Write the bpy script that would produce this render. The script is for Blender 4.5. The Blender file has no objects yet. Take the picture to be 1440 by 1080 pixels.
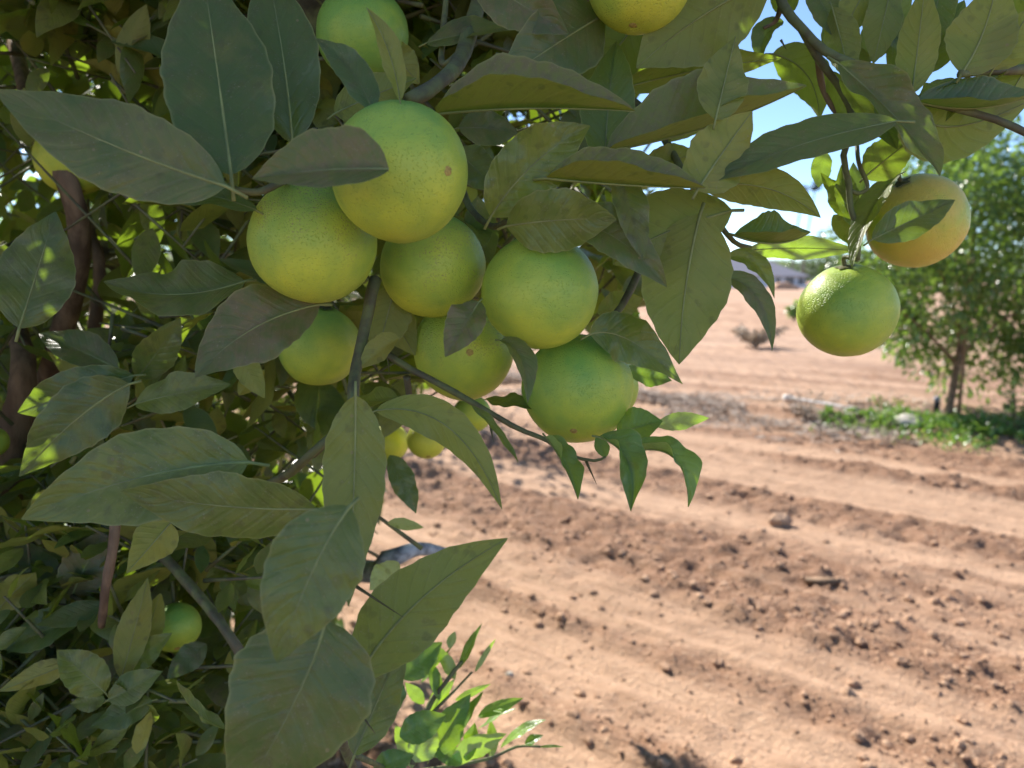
import bpy, math, random
from mathutils import Vector, Matrix, noise
R = math.radians
rng = random.Random(7)
sc = bpy.context.scene
col = sc.collection

# ------------------------------------------------------------------ camera
CAM = Vector((0, 0, 1.5)); FPX = 1040.0; PITCH = R(7.94)
cd = bpy.data.cameras.new('camera'); cam = bpy.data.objects.new('camera', cd); col.objects.link(cam)
cam.location = CAM; cam.rotation_euler = (R(90) - PITCH, 0, 0)
cd.sensor_width = 36; cd.lens = FPX / 1440 * 36; cd.clip_start = .02; cd.clip_end = 20000
cd.dof.use_dof = True; cd.dof.focus_distance = .45; cd.dof.aperture_fstop = 8.5
sc.camera = cam
FW = Vector((0, math.cos(PITCH), -math.sin(PITCH))); UP = Vector((0, math.sin(PITCH), math.cos(PITCH))); RT = Vector((1, 0, 0))
def P(px, py, d):
    return CAM + RT * ((px - 720) / FPX * d) - UP * ((py - 540) / FPX * d) + FW * d
def proj(p):
    v = p - CAM; d = v.dot(FW)
    if d < 1e-4: return None
    return 720 + v.dot(RT) / d * FPX, 540 - v.dot(UP) / d * FPX, d
def G(px, py, z=0.0):
    v = P(px, py, 1) - CAM
    return CAM + v * ((z - CAM.z) / v.z)

# ------------------------------------------------------------------ light
SUN_AZ, SUN_EL = R(-28), R(37)
SUN = Vector((math.sin(SUN_AZ) * math.cos(SUN_EL), math.cos(SUN_AZ) * math.cos(SUN_EL), math.sin(SUN_EL)))
ld = bpy.data.lights.new('sun', 'SUN'); lo = bpy.data.objects.new('sun', ld); col.objects.link(lo)
ld.energy = 3.7; ld.angle = R(.53); ld.color = (1, .95, .87)
lo.rotation_euler = SUN.to_track_quat('Z', 'Y').to_euler(); lo.location = (-6, 5, 12)
w = bpy.data.worlds.new('World'); sc.world = w; w.use_nodes = True
wn = w.node_tree.nodes; bg = wn['Background']
sky = wn.new('ShaderNodeTexSky'); sky.sky_type = 'NISHITA'; sky.sun_disc = False
sky.sun_elevation = SUN_EL; sky.sun_rotation = SUN_AZ
sky.air_density = .75; sky.dust_density = .05; sky.altitude = 800; sky.ozone_density = 3.0
w.node_tree.links.new(sky.outputs[0], bg.inputs[0]); bg.inputs[1].default_value = .08
sc.view_settings.view_transform = 'Standard'; sc.view_settings.look = 'None'
sc.view_settings.exposure = 1.64; sc.view_settings.gamma = 1
sc.cycles.max_bounces = 10; sc.cycles.diffuse_bounces = 6; sc.cycles.glossy_bounces = 3
sc.cycles.transmission_bounces = 6; sc.cycles.transparent_max_bounces = 8
sc.cycles.sample_clamp_indirect = 6; sc.cycles.use_denoising = True
sc.cycles.caustics_reflective = False; sc.cycles.caustics_refractive = False

# ------------------------------------------------------------------ helpers
class N:
    """tiny node-graph helper"""
    def __init__(s, name):
        s.m = bpy.data.materials.new(name); s.m.use_nodes = True; s.t = s.m.node_tree
        s.t.nodes.clear(); s.out = s.t.nodes.new('ShaderNodeOutputMaterial')
    def n(s, typ, **kw):
        x = s.t.nodes.new('ShaderNode' + typ)
        for k, v in kw.items():
            if k.startswith('i_'):
                key = k[2:]; key = int(key) if key.isdigit() else key.replace('_', ' ')
                if hasattr(v, 'is_output') : s.t.links.new(v, x.inputs[key])
                else: x.inputs[key].default_value = v
            else: setattr(x, k, v)
        return x
    def math(s, op, a, b=0.0, clamp=False):
        return s.n('Math', operation=op, i_0=a, i_1=b, use_clamp=clamp).outputs[0]
    def mix(s, f, a, b, blend='MIX'):
        x = s.n('Mix', data_type='RGBA', blend_type=blend)
        for k, v in ((0, f), (6, a), (7, b)):
            if hasattr(v, 'is_output'): s.t.links.new(v, x.inputs[k])
            else: x.inputs[k].default_value = (*v, 1) if isinstance(v, tuple) and len(v) == 3 else v
        return x.outputs[2]
    def ramp(s, v, lo_, hi_):
        return s.n('MapRange', i_0=v, i_1=lo_, i_2=hi_, i_3=0.0, i_4=1.0, interpolation_type='SMOOTHSTEP').outputs[0]
    def noise(s, vec, scale, detail=3, rough=.55):
        return s.n('TexNoise', i_Vector=vec, i_Scale=scale, i_Detail=detail, i_Roughness=rough).outputs[0]
    def link(s, a, b): s.t.links.new(a, b)

def simple(name, c, rough=.7, var=.25, scale=20, spec=.3, bump=0, c2=None, stretch=None):
    g = N(name); tc = g.n('TexCoord').outputs['Object']
    if stretch: tc = g.n('Mapping', i_Vector=tc, i_Scale=stretch).outputs[0]
    nz = g.noise(tc, scale, 5)
    c2 = c2 or tuple(x * (1 - var) for x in c)
    cc = g.mix(g.ramp(nz, .35, .65), c, c2)
    b = g.n('BsdfPrincipled', i_Base_Color=cc, i_Roughness=rough); b.inputs['Specular IOR Level'].default_value = spec
    if bump:
        bp = g.n('Bump', i_Strength=bump, i_Distance=.004, i_Height=nz); g.link(bp.outputs[0], b.inputs['Normal'])
    g.link(b.outputs[0], g.out.inputs[0]); return g.m

def tag(o, label=None, cat=None, group=None, kind=None):
    for k, v in (('label', label), ('category', cat), ('group', group), ('kind', kind)):
        if v: o[k] = v
    return o
def empty(name, loc):
    o = bpy.data.objects.new(name, None); o.location = loc; o.empty_display_size = .05; col.objects.link(o); return o
class MB:
    def __init__(s): s.v = []; s.f = []; s.uv = []; s.tint = []; s.dust = []
    def add(s, vs, fs, uvs=None, tint=0.0, dust=0.0):
        o = len(s.v); s.v += [tuple(p) for p in vs]; s.f += [tuple(i + o for i in f) for f in fs]
        s.uv += uvs if uvs else [(0, 0)] * len(vs)
        s.tint += [tint] * len(vs); s.dust += [dust] * len(vs)
    def tube(s, pts, r0, r1=None, n=7, wob=0.0, uvs=True):
        r1 = r0 if r1 is None else r1
        pts = [Vector(p) for p in pts]; k = len(pts); vs = []; fs = []
        a = (pts[1] - pts[0]).normalized(); ref = a.orthogonal().normalized()
        for i, p in enumerate(pts):
            d = (pts[min(i + 1, k - 1)] - pts[max(i - 1, 0)]).normalized()
            ref = (ref - d * ref.dot(d)).normalized(); bi = d.cross(ref)
            r = r0 + (r1 - r0) * i / (k - 1)
            for j in range(n):
                t = 2 * math.pi * j / n
                rr = r * (1 + wob * noise.noise(p * 60 + Vector((j * 3.1, 0, 0)))) if wob else r
                vs.append(p + ref * (math.cos(t) * rr) + bi * (math.sin(t) * rr))
        for i in range(k - 1):
            for j in range(n):
                fs.append((i * n + j, i * n + (j + 1) % n, (i + 1) * n + (j + 1) % n, (i + 1) * n + j))
        vs.append(pts[0]); vs.append(pts[-1]); e = k * n
        for j in range(n):
            fs.append((e, (j + 1) % n, j)); fs.append((e + 1, (k - 1) * n + j, (k - 1) * n + (j + 1) % n))
        s.add(vs, fs)
    def box(s, c, sz, rz=0):
        c = Vector(c); hx, hy, hz = sz[0] / 2, sz[1] / 2, sz[2] / 2; m = Matrix.Rotation(rz, 3, 'Z')
        vs = [c + m @ Vector((x * hx, y * hy, z * hz)) for x in (-1, 1) for y in (-1, 1) for z in (-1, 1)]
        s.add(vs, [(0, 1, 3, 2), (4, 6, 7, 5), (0, 4, 5, 1), (2, 3, 7, 6), (0, 2, 6, 4), (1, 5, 7, 3)])
    def build(s, name, mat, parent=None, smooth=True, origin=None):
        me = bpy.data.meshes.new(name)
        org = Vector(origin) if origin is not None else (parent.location if parent and parent.type == 'EMPTY' else Vector((0, 0, 0)))
        me.from_pydata([tuple(Vector(p) - org) for p in s.v], [], s.f)
        ul = me.uv_layers.new(name='UVMap'); uv = s.uv
        buf = [0.0] * (2 * len(me.loops)); vi = [0] * len(me.loops); me.loops.foreach_get('vertex_index', vi)
        for i, k in enumerate(vi): buf[2 * i], buf[2 * i + 1] = uv[k]
        ul.data.foreach_set('uv', buf)
        for nm, arr in (('tint', s.tint), ('dust', s.dust)):
            me.attributes.new(nm, 'FLOAT', 'POINT').data.foreach_set('value', arr)
        if smooth: me.polygons.foreach_set('use_smooth', [True] * len(me.polygons))
        for m in (mat if isinstance(mat, (list, tuple)) else [mat]): me.materials.append(m)
        o = bpy.data.objects.new(name, me); col.objects.link(o)
        if parent: o.parent = parent
        if origin is not None: o.location = org
        return o
def spline(pts, n=14):
    """smooth curve through points (Catmull-Rom)"""
    pts = [Vector(p) for p in pts]
    if len(pts) == 2: return [pts[0].lerp(pts[1], i / n) for i in range(n + 1)]
    q = [pts[0] * 2 - pts[1]] + pts + [pts[-1] * 2 - pts[-2]]; out = []
    m = max(2, n // (len(pts) - 1))
    for i in range(1, len(q) - 2):
        a, b, c, d = q[i - 1:i + 3]
        for k in range(m):
            t = k / m
            out.append(.5 * (2 * b + (c - a) * t + (2 * a - 5 * b + 4 * c - d) * t * t + (3 * b - a - 3 * c + d) * t ** 3))
    out.append(pts[-1]); return out

# ------------------------------------------------------------------ materials
def leaf_material(name, up0, up1, lo0, lo1, dustc, trans, tfac=.30, rough=.29, spots=True):
    g = N(name)
    uvn = g.n('UVMap', uv_map='UVMap').outputs[0]
    sep = g.n('SeparateXYZ', i_0=uvn); u, v = sep.outputs[0], sep.outputs[1]      # u: -1..1 across, v: 0..1 along
    tint = g.n('Attribute', attribute_name='tint').outputs['Fac']
    dust = g.n('Attribute', attribute_name='dust').outputs['Fac']
    back = g.n('NewGeometry').outputs['Backfacing']
    oc = g.n('TexCoord').outputs['Object']; au = g.math('ABSOLUTE', u)
    vein = g.math('SINE', g.math('ADD', g.math('MULTIPLY', v, 62.0), g.math('MULTIPLY', au, -13.0)))
    veinm = g.math('MULTIPLY', g.ramp(vein, .90, 1.0), g.ramp(g.noise(oc, 160, 2), .35, .6))
    n1 = g.noise(oc, 45, 4); n2 = g.noise(oc, 380, 3); n3 = g.noise(oc, 130, 3)
    t = g.math('ADD', tint, g.math('ADD', g.math('MULTIPLY', g.math('SUBTRACT', n1, .5), 1.5), g.math('MULTIPLY', g.math('SUBTRACT', n3, .5), .6)), True)
    up = g.mix(t, up0, up1)
    up = g.mix(g.math('MULTIPLY', g.ramp(n3, .53, .66), .45), up, tuple(x * .55 for x in up0))
    up = g.mix(g.math('MULTIPLY', veinm, .07), up, up1)
    dm = g.math('MULTIPLY', dust, g.math('ADD', .35, g.math('MULTIPLY', g.ramp(g.math('ADD', g.math('MULTIPLY', n2, .3), g.math('ADD', g.math('MULTIPLY', n1, .35), g.math('MULTIPLY', n3, .35))), .42, .58), .65)))
    up = g.mix(dm, up, dustc)
    lo = g.mix(t, lo0, lo1)
    lo = g.mix(g.math('MULTIPLY', veinm, .14), lo, tuple(x * .62 for x in lo0))
    lo = g.mix(g.math('MULTIPLY', dm, .35), lo, dustc)
    c = g.mix(back, up, lo)
    if spots:
        vo = g.n('TexVoronoi', i_Vector=oc, i_Scale=95.0); sp = g.math('LESS_THAN', vo.outputs[0], .09)
        sel = g.math('GREATER_THAN', g.n('SeparateXYZ', i_0=vo.outputs[1]).outputs[0], .86)
        c = g.mix(g.math('MULTIPLY', g.math('MULTIPLY', sp, sel), .7), c, (.30, .22, .12))
        v2 = g.n('TexVoronoi', i_Vector=g.n('VectorMath', operation='ADD', i_0=oc, i_1=g.n('VectorMath', operation='SCALE', i_0=g.n('TexNoise', i_Vector=oc, i_Scale=150.0).outputs[1], i_Scale=.006).outputs[0]).outputs[0], i_Scale=135.0).outputs[0]
        c = g.mix(g.math('MULTIPLY', g.math('MULTIPLY', g.ramp(v2, .42, .22), g.ramp(n1, .46, .62)), .5), c, (.085, .075, .045))
        c = g.mix(g.math('MULTIPLY', g.math('MULTIPLY', g.ramp(g.noise(oc, 900, 2, .7), .60, .70), g.ramp(n3, .42, .62)), .6), c, (.33, .29, .19))
        c = g.mix(g.math('MULTIPLY', g.ramp(g.noise(g.n('VectorMath', operation='ADD', i_0=oc, i_1=(3.1, 7.7, 1.3)).outputs[0], 26, 6, .68), .685, .71), .75), c, (.27, .165, .085))
        edge = g.math('MULTIPLY', g.ramp(au, .94, 1.0), .65)
        c = g.mix(edge, c, (.30, .30, .12))
    b = g.n('BsdfPrincipled', i_Base_Color=c)
    rg = g.math('ADD', rough, g.math('MULTIPLY', g.math('ADD', g.math('MULTIPLY', dust, .8), back), .22))
    g.link(rg, b.inputs['Roughness']); b.inputs['Specular IOR Level'].default_value = .5
    hh = g.math('ADD', g.math('MULTIPLY', g.ramp(vein, .3, 1.0), -.32), g.math('ADD', g.math('MULTIPLY', n3, 1.4), g.math('MULTIPLY', n2, .35)))
    bp = g.n('Bump', i_Strength=.55, i_Distance=.0008, i_Height=hh); g.link(bp.outputs[0], b.inputs['Normal'])
    tr = g.n('BsdfTranslucent', i_Color=g.mix(g.math('MULTIPLY', veinm, .35), trans, tuple(x * .5 for x in trans)))
    ms = g.n('MixShader', i_0=tfac); g.link(b.outputs[0], ms.inputs[1]); g.link(tr.outputs[0], ms.inputs[2])
    g.link(ms.outputs[0], g.out.inputs[0]); return g.m
M_leaf = leaf_material('citrus_leaf', (.068, .125, .040), (.235, .265, .044), (.205, .24, .06), (.34, .33, .065),
                       (.180, .122, .080), (.36, .56, .03))
M_fresh = leaf_material('fresh_citrus_leaf', (.085, .19, .06), (.26, .40, .08), (.34, .44, .20), (.42, .50, .20),
                        (.16, .14, .11), (.42, .68, .03), rough=.30)
M_tree = leaf_material('orchard_leaf', (.048, .10, .042), (.12, .19, .045), (.16, .22, .08), (.21, .27, .08),
                       (.16, .16, .11), (.31, .51, .06), rough=.22, spots=False)
M_far = leaf_material('distant_leaf', (.040, .085, .028), (.075, .11, .03), (.07, .11, .04), (.09, .12, .04),
                      (.12, .12, .08), (.15, .28, .03), rough=.6, spots=False, tfac=.2)
M_weed = leaf_material('weed_leaf', (.09, .20, .05), (.16, .28, .06), (.14, .24, .07), (.2, .3, .08),
                       (.2, .17, .12), (.3, .5, .05), spots=False)
M_rib = simple('leaf_midrib', (.27, .31, .11), .5, .3, 60)
M_twig = simple('green_twig', (.165, .185, .075), .6, .5, 70, bump=.6, c2=(.11, .10, .06))
M_bark = simple('brown_bark', (.27, .18, .11), .85, .5, 55, bump=1.0, c2=(.12, .078, .05), stretch=(1, 1, .3))
M_moss = simple('mossy_bark', (.17, .19, .085), .9, .5, 45, bump=1.0, c2=(.045, .042, .028))
M_grey = simple('grey_bark', (.46, .50, .53), .85, .5, 60, bump=1.0, c2=(.16, .18, .20))
M_thorn = simple('thorn', (.13, .12, .05), .5, .3, 60)
M_calyx = simple('calyx', (.13, .13, .05), .7, .4, 200)
M_scar = simple('stylar_scar', (.50, .38, .11), .8, .35, 500)

def fruit_material():
    g = N('citrus_peel'); oi = g.n('ObjectInfo'); cs = g.n('SeparateColor', i_0=oi.outputs['Color'])
    ripe, spk, ora = cs.outputs[0], cs.outputs[1], cs.outputs[2]
    oc = g.n('TexCoord').outputs['Object']
    off = g.n('VectorMath', operation='ADD', i_0=oc, i_1=g.n('VectorMath', operation='SCALE', i_0=oi.outputs['Location'], i_Scale=9.0).outputs[0]).outputs[0]
    z = g.n('SeparateXYZ', i_0=oc).outputs[2]
    n1 = g.noise(off, 26, 3); n2 = g.noise(off, 900, 2); n3 = g.noise(off, 70, 4)
    vo = g.n('TexVoronoi', i_Vector=off, i_Scale=700.0).outputs[0]
    f = g.math('ADD', g.math('ADD', ripe, g.math('MULTIPLY', z, -6.0)), g.math('ADD', g.math('MULTIPLY', g.math('SUBTRACT', n1, .5), 1.5), g.math('MULTIPLY', g.math('SUBTRACT', n3, .5), .7)), True)  # ripening tone, plus warm ground bounce painted in as a yellower lower half
    c = g.mix(f, (.215, .41, .075), (.62, .68, .07))
    c = g.mix(g.math('MULTIPLY', ora, g.ramp(n1, .2, .6)), c, (.78, .52, .13))
    c = g.mix(g.math('MULTIPLY', g.ramp(vo, .34, .0), .20), c, (.20, .31, .07))
    d = g.math('MULTIPLY', g.math('MULTIPLY', g.ramp(n2, .50, .72), g.math('MULTIPLY', spk, 1.0)), g.ramp(g.math('ADD', n3, g.math('MULTIPLY', z, 6.0)), .42, .75))
    c = g.mix(d, c, (.24, .19, .11))
    sc_ = g.math('MULTIPLY', g.ramp(g.noise(off, 55, 5, .7), .70, .76), .55)
    c = g.mix(sc_, c, (.36, .27, .11))
    b = g.n('BsdfPrincipled', i_Base_Color=c, i_Roughness=.44); b.inputs['Specular IOR Level'].default_value = .4
    b.inputs['Subsurface Weight'].default_value = .12; b.inputs['Subsurface Radius'].default_value = (.006, .006, .002); b.inputs['Subsurface Scale'].default_value = 1
    h = g.math('ADD', g.math('MULTIPLY', g.ramp(vo, .0, .45), 1.0), g.math('MULTIPLY', n3, 2.2))
    bp = g.n('Bump', i_Strength=.55, i_Distance=.0008, i_Height=h); g.link(bp.outputs[0], b.inputs['Normal'])
    g.link(b.outputs[0], g.out.inputs[0]); return g.m
M_peel = fruit_material()

# ------------------------------------------------------------------ leaf geometry
def prof(t, a=.82):
    return (max(0.0, math.sin(math.pi * t ** a)) ** .82) * (1 - .22 * t ** 5)
def leaf_geo(B, T, W, n0, arch=0.0, mid=None, fold=.2, curl=.15, wave=.06, twist=0.0, seed=0, nt=30, nh=4, a=.82):
    """returns verts, faces, uvs, spine; upper side is the front face"""
    ax = T - B; L = ax.length; ax = ax / L
    n0 = (n0 - ax * n0.dot(ax)).normalized(); s0 = ax.cross(n0)
    M = (B + T) / 2 + n0 * (arch * L) if mid is None else mid
    C = M * 2 - (B + T) / 2
    ph = seed * 1.7; vs = []; uvs = []; sp = []
    for i in range(nt + 1):
        t = i / nt
        p = B * (1 - t) ** 2 + C * (2 * t * (1 - t)) + T * t * t
        d = (C - B) * (1 - t) + (T - C) * t; d.normalize()
        rot = Matrix.Rotation(twist * (t - .4), 3, ax)
        n = rot @ n0; n = (n - d * n.dot(d)).normalized(); s = d.cross(n)
        hw = W / 2 * max(prof(t, a), .012)
        if nt > 10: hw *= 1 + .022 * math.sin(t * 52 + ph) + .03 * noise.noise(Vector((t * 14, seed * 3.3, 0))) + .07 * noise.noise(Vector((t * 4, seed * 1.9, 5)))
        sp.append((p, n))
        for j in range(-nh, nh + 1):
            u = j / nh; au = abs(u)
            z = au * hw * math.sin(fold) - curl * u * u * hw
            z += wave * hw * u * au * math.sin(t * 9 + ph + (1.6 if u > 0 else 0)) + wave * .5 * hw * au * math.sin(t * 21 + ph * 3)
            vs.append(p + s * (u * hw * math.cos(fold)) + n * z); uvs.append((u, t))
    k = 2 * nh + 1; fs = []
    for i in range(nt):
        for j in range(k - 1):
            q = i * k + j; fs.append((q, q + 1, q + k + 1, q + k))
    return vs, fs, uvs, sp
def view_normal(B, T, roll):
    m = (B + T) / 2; v = (CAM - m).normalized(); ax = (T - B).normalized()
    n0 = (v - ax * v.dot(ax)).normalized(); up0 = ax.cross(n0)
    if up0.z < -.05 or (abs(up0.z) <= .05 and up0.x < 0): up0 = -up0
    r = R(roll); return n0 * math.cos(r) + up0 * math.sin(r)

HERO = []
def H(bx, by, bd, tx, ty, td, wpx, roll=0, fold=.2, tint=.35, dust=.25, m=None, curl=.15, wave=.06, twist=0.0, arch=0.0, fresh=0, lab=None, a=.82, pet=1):
    B, T = P(bx, by, bd), P(tx, ty, td); dm = (bd + td) / 2
    mid = P(m[0], m[1], m[2] if len(m) > 2 else dm) if m else None
    HERO.append(dict(B=B, T=T, W=wpx / FPX * dm, n=view_normal(B, T, roll), fold=fold, tint=tint, dust=dust, mid=mid, curl=curl,
                     wave=wave, twist=twist, arch=arch, fresh=fresh, lab=lab, a=a, pet=pet, area=wpx * math.hypot(tx - bx, ty - by)))
# --- upper left
H(318,262,.36, -8,126,.35, 128, 6, .18, .25, .38, m=(160,205), lab='broad dusty grey-green leaf pointing left')
H(325,246,.372, 282,-62,.40, 152, 0, .15, .22, .36, m=(305,95), lab='broad upright grey-green leaf')
H(412,202,.42, 372,-60,.44, 102, 0, .2, .0, .22, m=(398,80), lab='bluish dark leaf')
H(547,238,.337, 355,251,.352, 122, 38, .6, .2, 1.2, m=(450,240,.338), curl=.05, a=.72, pet=0, lab='brown dust-covered leaf lying on the top orange')
H(362,296,.41, 186,272,.42, 70, 62, .1, .0, .3)
H(27,462,.50, 78,298,.52, 98, 5, .2, .25, .32)
H(345,395,.47, 146,396,.45, 112, 48, .25, .35, .5, m=(245,418))
H(450,428,.452, 274,531,.42, 112, 14, .25, .2, .95, m=(355,462), lab='dark brown dusty leaf')
H(193,532,.60, 254,447,.60, 56, -10, .2, .55, .3)
H(168,520,.60, 55,469,.62, 60, 20, .3, .15, .5)
H(188,528,.56, 25,580,.57, 70, 10, .2, .2, .2)
H(182,540,.55, 27,670,.55, 92, 10, .2, .45, .2, m=(108,590))
H(190,568,.55, 324,540,.55, 62, 25, .3, .6, .2)
H(350,650,.40, 30,730,.385, 135, 6, .15, .35, .2, m=(200,672), lab='long green leaf with pale scuffs')
H(445,716,.385, 170,690,.375, 100, -20, .15, .3, .2, m=(310,712))
H(492,712,.31, 390,932,.295, 138, -6, .15, .55, .25, m=(440,800), a=.95, lab='blotched olive leaf with brown tip')
H(458,872,.335, 322,1150,.325, 205, 0, .15, .15, .45, m=(415,985), a=.78, lab='large greyish leaf with spotted surface')
H(500,556,.38, 490,852,.37, 92, 180, .12, .1, .1, m=(498,680), lab='long hanging pale green leaf')
H(500,958,.385, 714,757,.39, 112, 176, .15, .05, .2, m=(585,850), lab='wide leaf with scratched underside')
H(498,1062,.42, 570,892,.43, 84, 18, .35, -.5, .5, lab='dark scorched leaf with brown hole')
H(528,578,.42, 706,716,.40, 62, 168, .2, .5, .2, m=(625,600,.405), wave=.12)
H(663,570,.45, 729,651,.45, 26, 60, .3, .4, .1)
H(674,424,.44, 626,502,.425, 60, 10, .3, .3, .9, lab='small brown dusty leaf')
H(562,476,.46, 502,520,.45, 44, 150, .5, .6, .6, m=(535,492), twist=.9)
H(704,478,.455, 742,567,.44, 46, 40, .5, .4, .5, m=(733,505))
H(556,402,.50, 530,500,.50, 72, 180, .2, .4, .3)
H(520,396,.52, 584,500,.53, 66, 170, .2, .3, .3)
# --- below right orange
H(768,614,.47, 813,702,.45, 60, 50, 1.0, .0, .05, fresh=1, wave=.2, twist=.6)
H(842,614,.46, 887,719,.44, 72, 35, .85, .0, .05, m=(884,650), fresh=1, twist=1.6, wave=.2)
H(868,612,.50, 932,592,.49, 62, 25, .25, .3, .0, fresh=1)
H(852,643,.47, 838,612,.475, 22, 20, .3, .3, .0, fresh=1)
H(892,634,.48, 968,713,.47, 66, 62, .8, .6, .0, m=(945,650), fresh=1, wave=.2, twist=.7)
H(922,598,.53, 997,588,.53, 30, 150, .2, .9, .0, fresh=1)
H(680,562,.52, 752,575,.50, 40, 60, .3, .3, .1)
H(560,560,.55, 478,575,.57, 50, 60, .3, .2, .2)
H(830,470,.475, 960,540,.50, 72, 20, .25, .4, .1, m=(885,480), lab='green leaf tucked under the right orange')
# --- right of the cluster
H(1030,296,.47, 862,372,.45, 120, 178, .15, .3, .35, m=(930,330))
H(985,300,.455, 955,512,.445, 132, 178, .12, .25, .25, m=(965,400), lab='big hanging olive leaf')
H(800,318,.45, 938,404,.435, 82, 25, .35, .25, .8, m=(865,340))
H(870,240,.44, 905,366,.43, 54, 20, .3, .6, .3, wave=.12)
H(690,305,.445, 830,177,.43, 100, 2, .2, .6, .05, m=(752,230), lab='glossy dark green leaf with bright lower tip')
H(712,318,.44, 867,308,.425, 92, -8, .2, .75, .1, m=(790,308))
H(612,160,.43, 893,156,.41, 142, 69, .92, .95, .9, m=(745,167), curl=.0, lab='long folded leaf with yellowish underside')
H(848,22,.48, 690,124,.45, 112, 4, .2, .3, .45, m=(785,60))
H(850,236,.47, 867,58,.49, 78, 12, .2, -.1, .05, lab='teal shaded leaf')
H(768,250,.43, 992,264,.41, 112, 70, .88, 1.0, .8, m=(880,268), curl=.0)
H(852,212,.46, 1134,120,.45, 150, 58, .82, .8, .9, m=(1000,174), curl=.0)
H(868,126,.50, 1100,82,.50, 62, 145, .2, .65, .2, m=(985,96), lab='olive leaf with sunlit lime tip')
H(1006,168,.42, 1034,52,.43, 74, 165, .3, .3, .3)
H(980,268,.415, 1058,156,.42, 96, 172, .25, .6, .3, lab='pale olive leaf with upturned corner')
H(1262,170,.43, 998,256,.42, 84, 42, .3, .0, .45, m=(1125,200), lab='long dark bluish leaf across the sky')
H(985,262,.44, 1154,306,.44, 64, 165, .25, .6, .2, m=(1080,268))
H(1032,330,.48, 1140,326,.48, 92, 64, .82, .35, .1, m=(1090,348), curl=0)
H(1050,352,.52, 1209,353,.52, 38, 160, .2, .9, .0, fresh=1, lab='thin lime leaf glowing in the sun')
H(1016,388,.49, 1086,493,.49, 40, 30, .3, .0, .6, m=(1062,420), lab='narrow grey leaf hanging down')
H(1022,362,.50, 1089,420,.50, 36, 35, .5, .7, .05, m=(1062,372))
H(1085,-30,.46, 895,96,.47, 130, 176, .15, -.1, .5, m=(985,25))
H(905,20,.52, 820,130,.54, 90, 175, .15, .0, .6)
H(670,-30,.47, 800,48,.45, 82, 10, .25, .1, .95)
H(563,142,.375, 516,11,.385, 40, 150, .35, .5, .3, m=(546,70))
H(524,158,.385, 444,54,.39, 54, 20, .4, -.1, .25, m=(495,100))
H(470,160,.42, 585,110,.45, 62, 170, .2, .1, .5)
H(645,180,.47, 728,186,.49, 56, 20, .2, .0, .5)
H(540,60,.55, 590,118,.56, 50, 175, .2, .5, .2)
H(600,60,.52, 735,40,.50, 62, 60, .3, .3, .5)
H(640,210,.52, 700,270,.52, 60, 20, .2, .1, .3)
H(690,95,.55, 640,150,.55, 44, 40, .2, .2, .6)
# --- right hanging branch
H(1086,76,.55, 1153,168,.54, 66, 165, .3, -.1, .2, m=(1132,105))
H(1178,88,.47, 1322,247,.44, 90, 35, .55, .25, .65, m=(1262,170), wave=.14, twist=-.5, lab='twisted grey leaf above the orange fruit')
H(1180,110,.48, 1235,180,.47, 34, 150, .4, .2, .6)
H(1282,132,.46, 1302,-28,.45, 58, 178, .25, .55, .5)
H(1352,104,.45, 1402,-32,.44, 92, 174, .2, .45, .5, m=(1385,40))
H(1396,98,.45, 1452,10,.44, 64, 176, .2, .7, .8)
H(1250,100,.52, 1345,30,.52, 92, 15, .2, -.1, .5)
H(1296,105,.50, 1356,0,.50, 60, 15, .2, -.1, .3)
H(1276,150,.47, 1450,140,.47, 102, 176, .15, .6, .3, m=(1340,178))
H(1288,142,.455, 1460,130,.45, 92, 62, .75, .0, .4, m=(1375,152), curl=0)
H(1226,337,.505, 1343,281,.52, 56, 15, .25, .45, .35, lab='grey-green leaf lying on the orange fruit')
H(1264,246,.53, 1198,378,.50, 50, 40, .4, .2, .45, m=(1222,300), lab='narrow curled leaf beside the orange fruit')
H(1160,212,.55, 1151,264,.55, 30, 170, .2, .95, .0, fresh=1)
H(1198,308,.54, 1154,243,.54, 40, 150, .4, .7, .4)
H(1200,318,.55, 1200,228,.56, 40, 170, .3, .8, .1, fresh=1)
H(1196,308,.53, 1183,232,.53, 34, 10, .3, .3, .2)
H(1172,302,.56, 1206,350,.56, 28, 170, .2, .5, .2)
H(1215,250,.52, 1290,190,.50, 60, 170, .2, .5, .2)
H(1212,88,.52, 1284,-25,.51, 56, 168, .2, .0, .3)
H(1160,70,.55, 1222,-20,.55, 52, 30, .3, .2, .2)
H(1204,30,.60, 1238,16,.60, 24, 160, .2, .9, 0, fresh=1)
H(1152,82,.60, 1098,66,.60, 28, 160, .2, .9, 0, fresh=1)
H(1102,30,.53, 1070,90,.53, 42, 30, .5, .1, .3, m=(1076,50))
H(1118,14,.54, 1080,-20,.54, 50, 150, .2, .4, .2)
H(1300,148,.50, 1248,180,.50, 50, 160, .2, .2, .3)
H(1190,60,.50, 1215,130,.50, 44, 40, .3, .2, .5)
H(1345,112,.46, 1290,140,.46, 40, 60, .3, .4, .2)
H(1440,60,.50, 1410,-10,.50, 50, 160, .2, .1, .3)
H(1170,10,.50, 1196,112,.485, 54, 165, .3, .0, .3)
H(1140,-20,.52, 1182,60,.50, 50, 30, .3, .1, .5)
H(1225,-30,.50, 1176,60,.50, 50, 170, .2, .35, .3)
H(1255,-30,.49, 1228,90,.485, 56, 168, .25, .1, .4)
H(1330,-40,.48, 1300,90,.49, 60, 20, .2, -.1, .4)
H(1452,80,.47, 1400,170,.47, 54, 160, .3, .5, .3)
H(1420,100,.47, 1330,170,.46, 48, 60, .4, .3, .3)
H(1200,120,.50, 1262,210,.49, 56, 30, .3, .1, .4)
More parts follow.
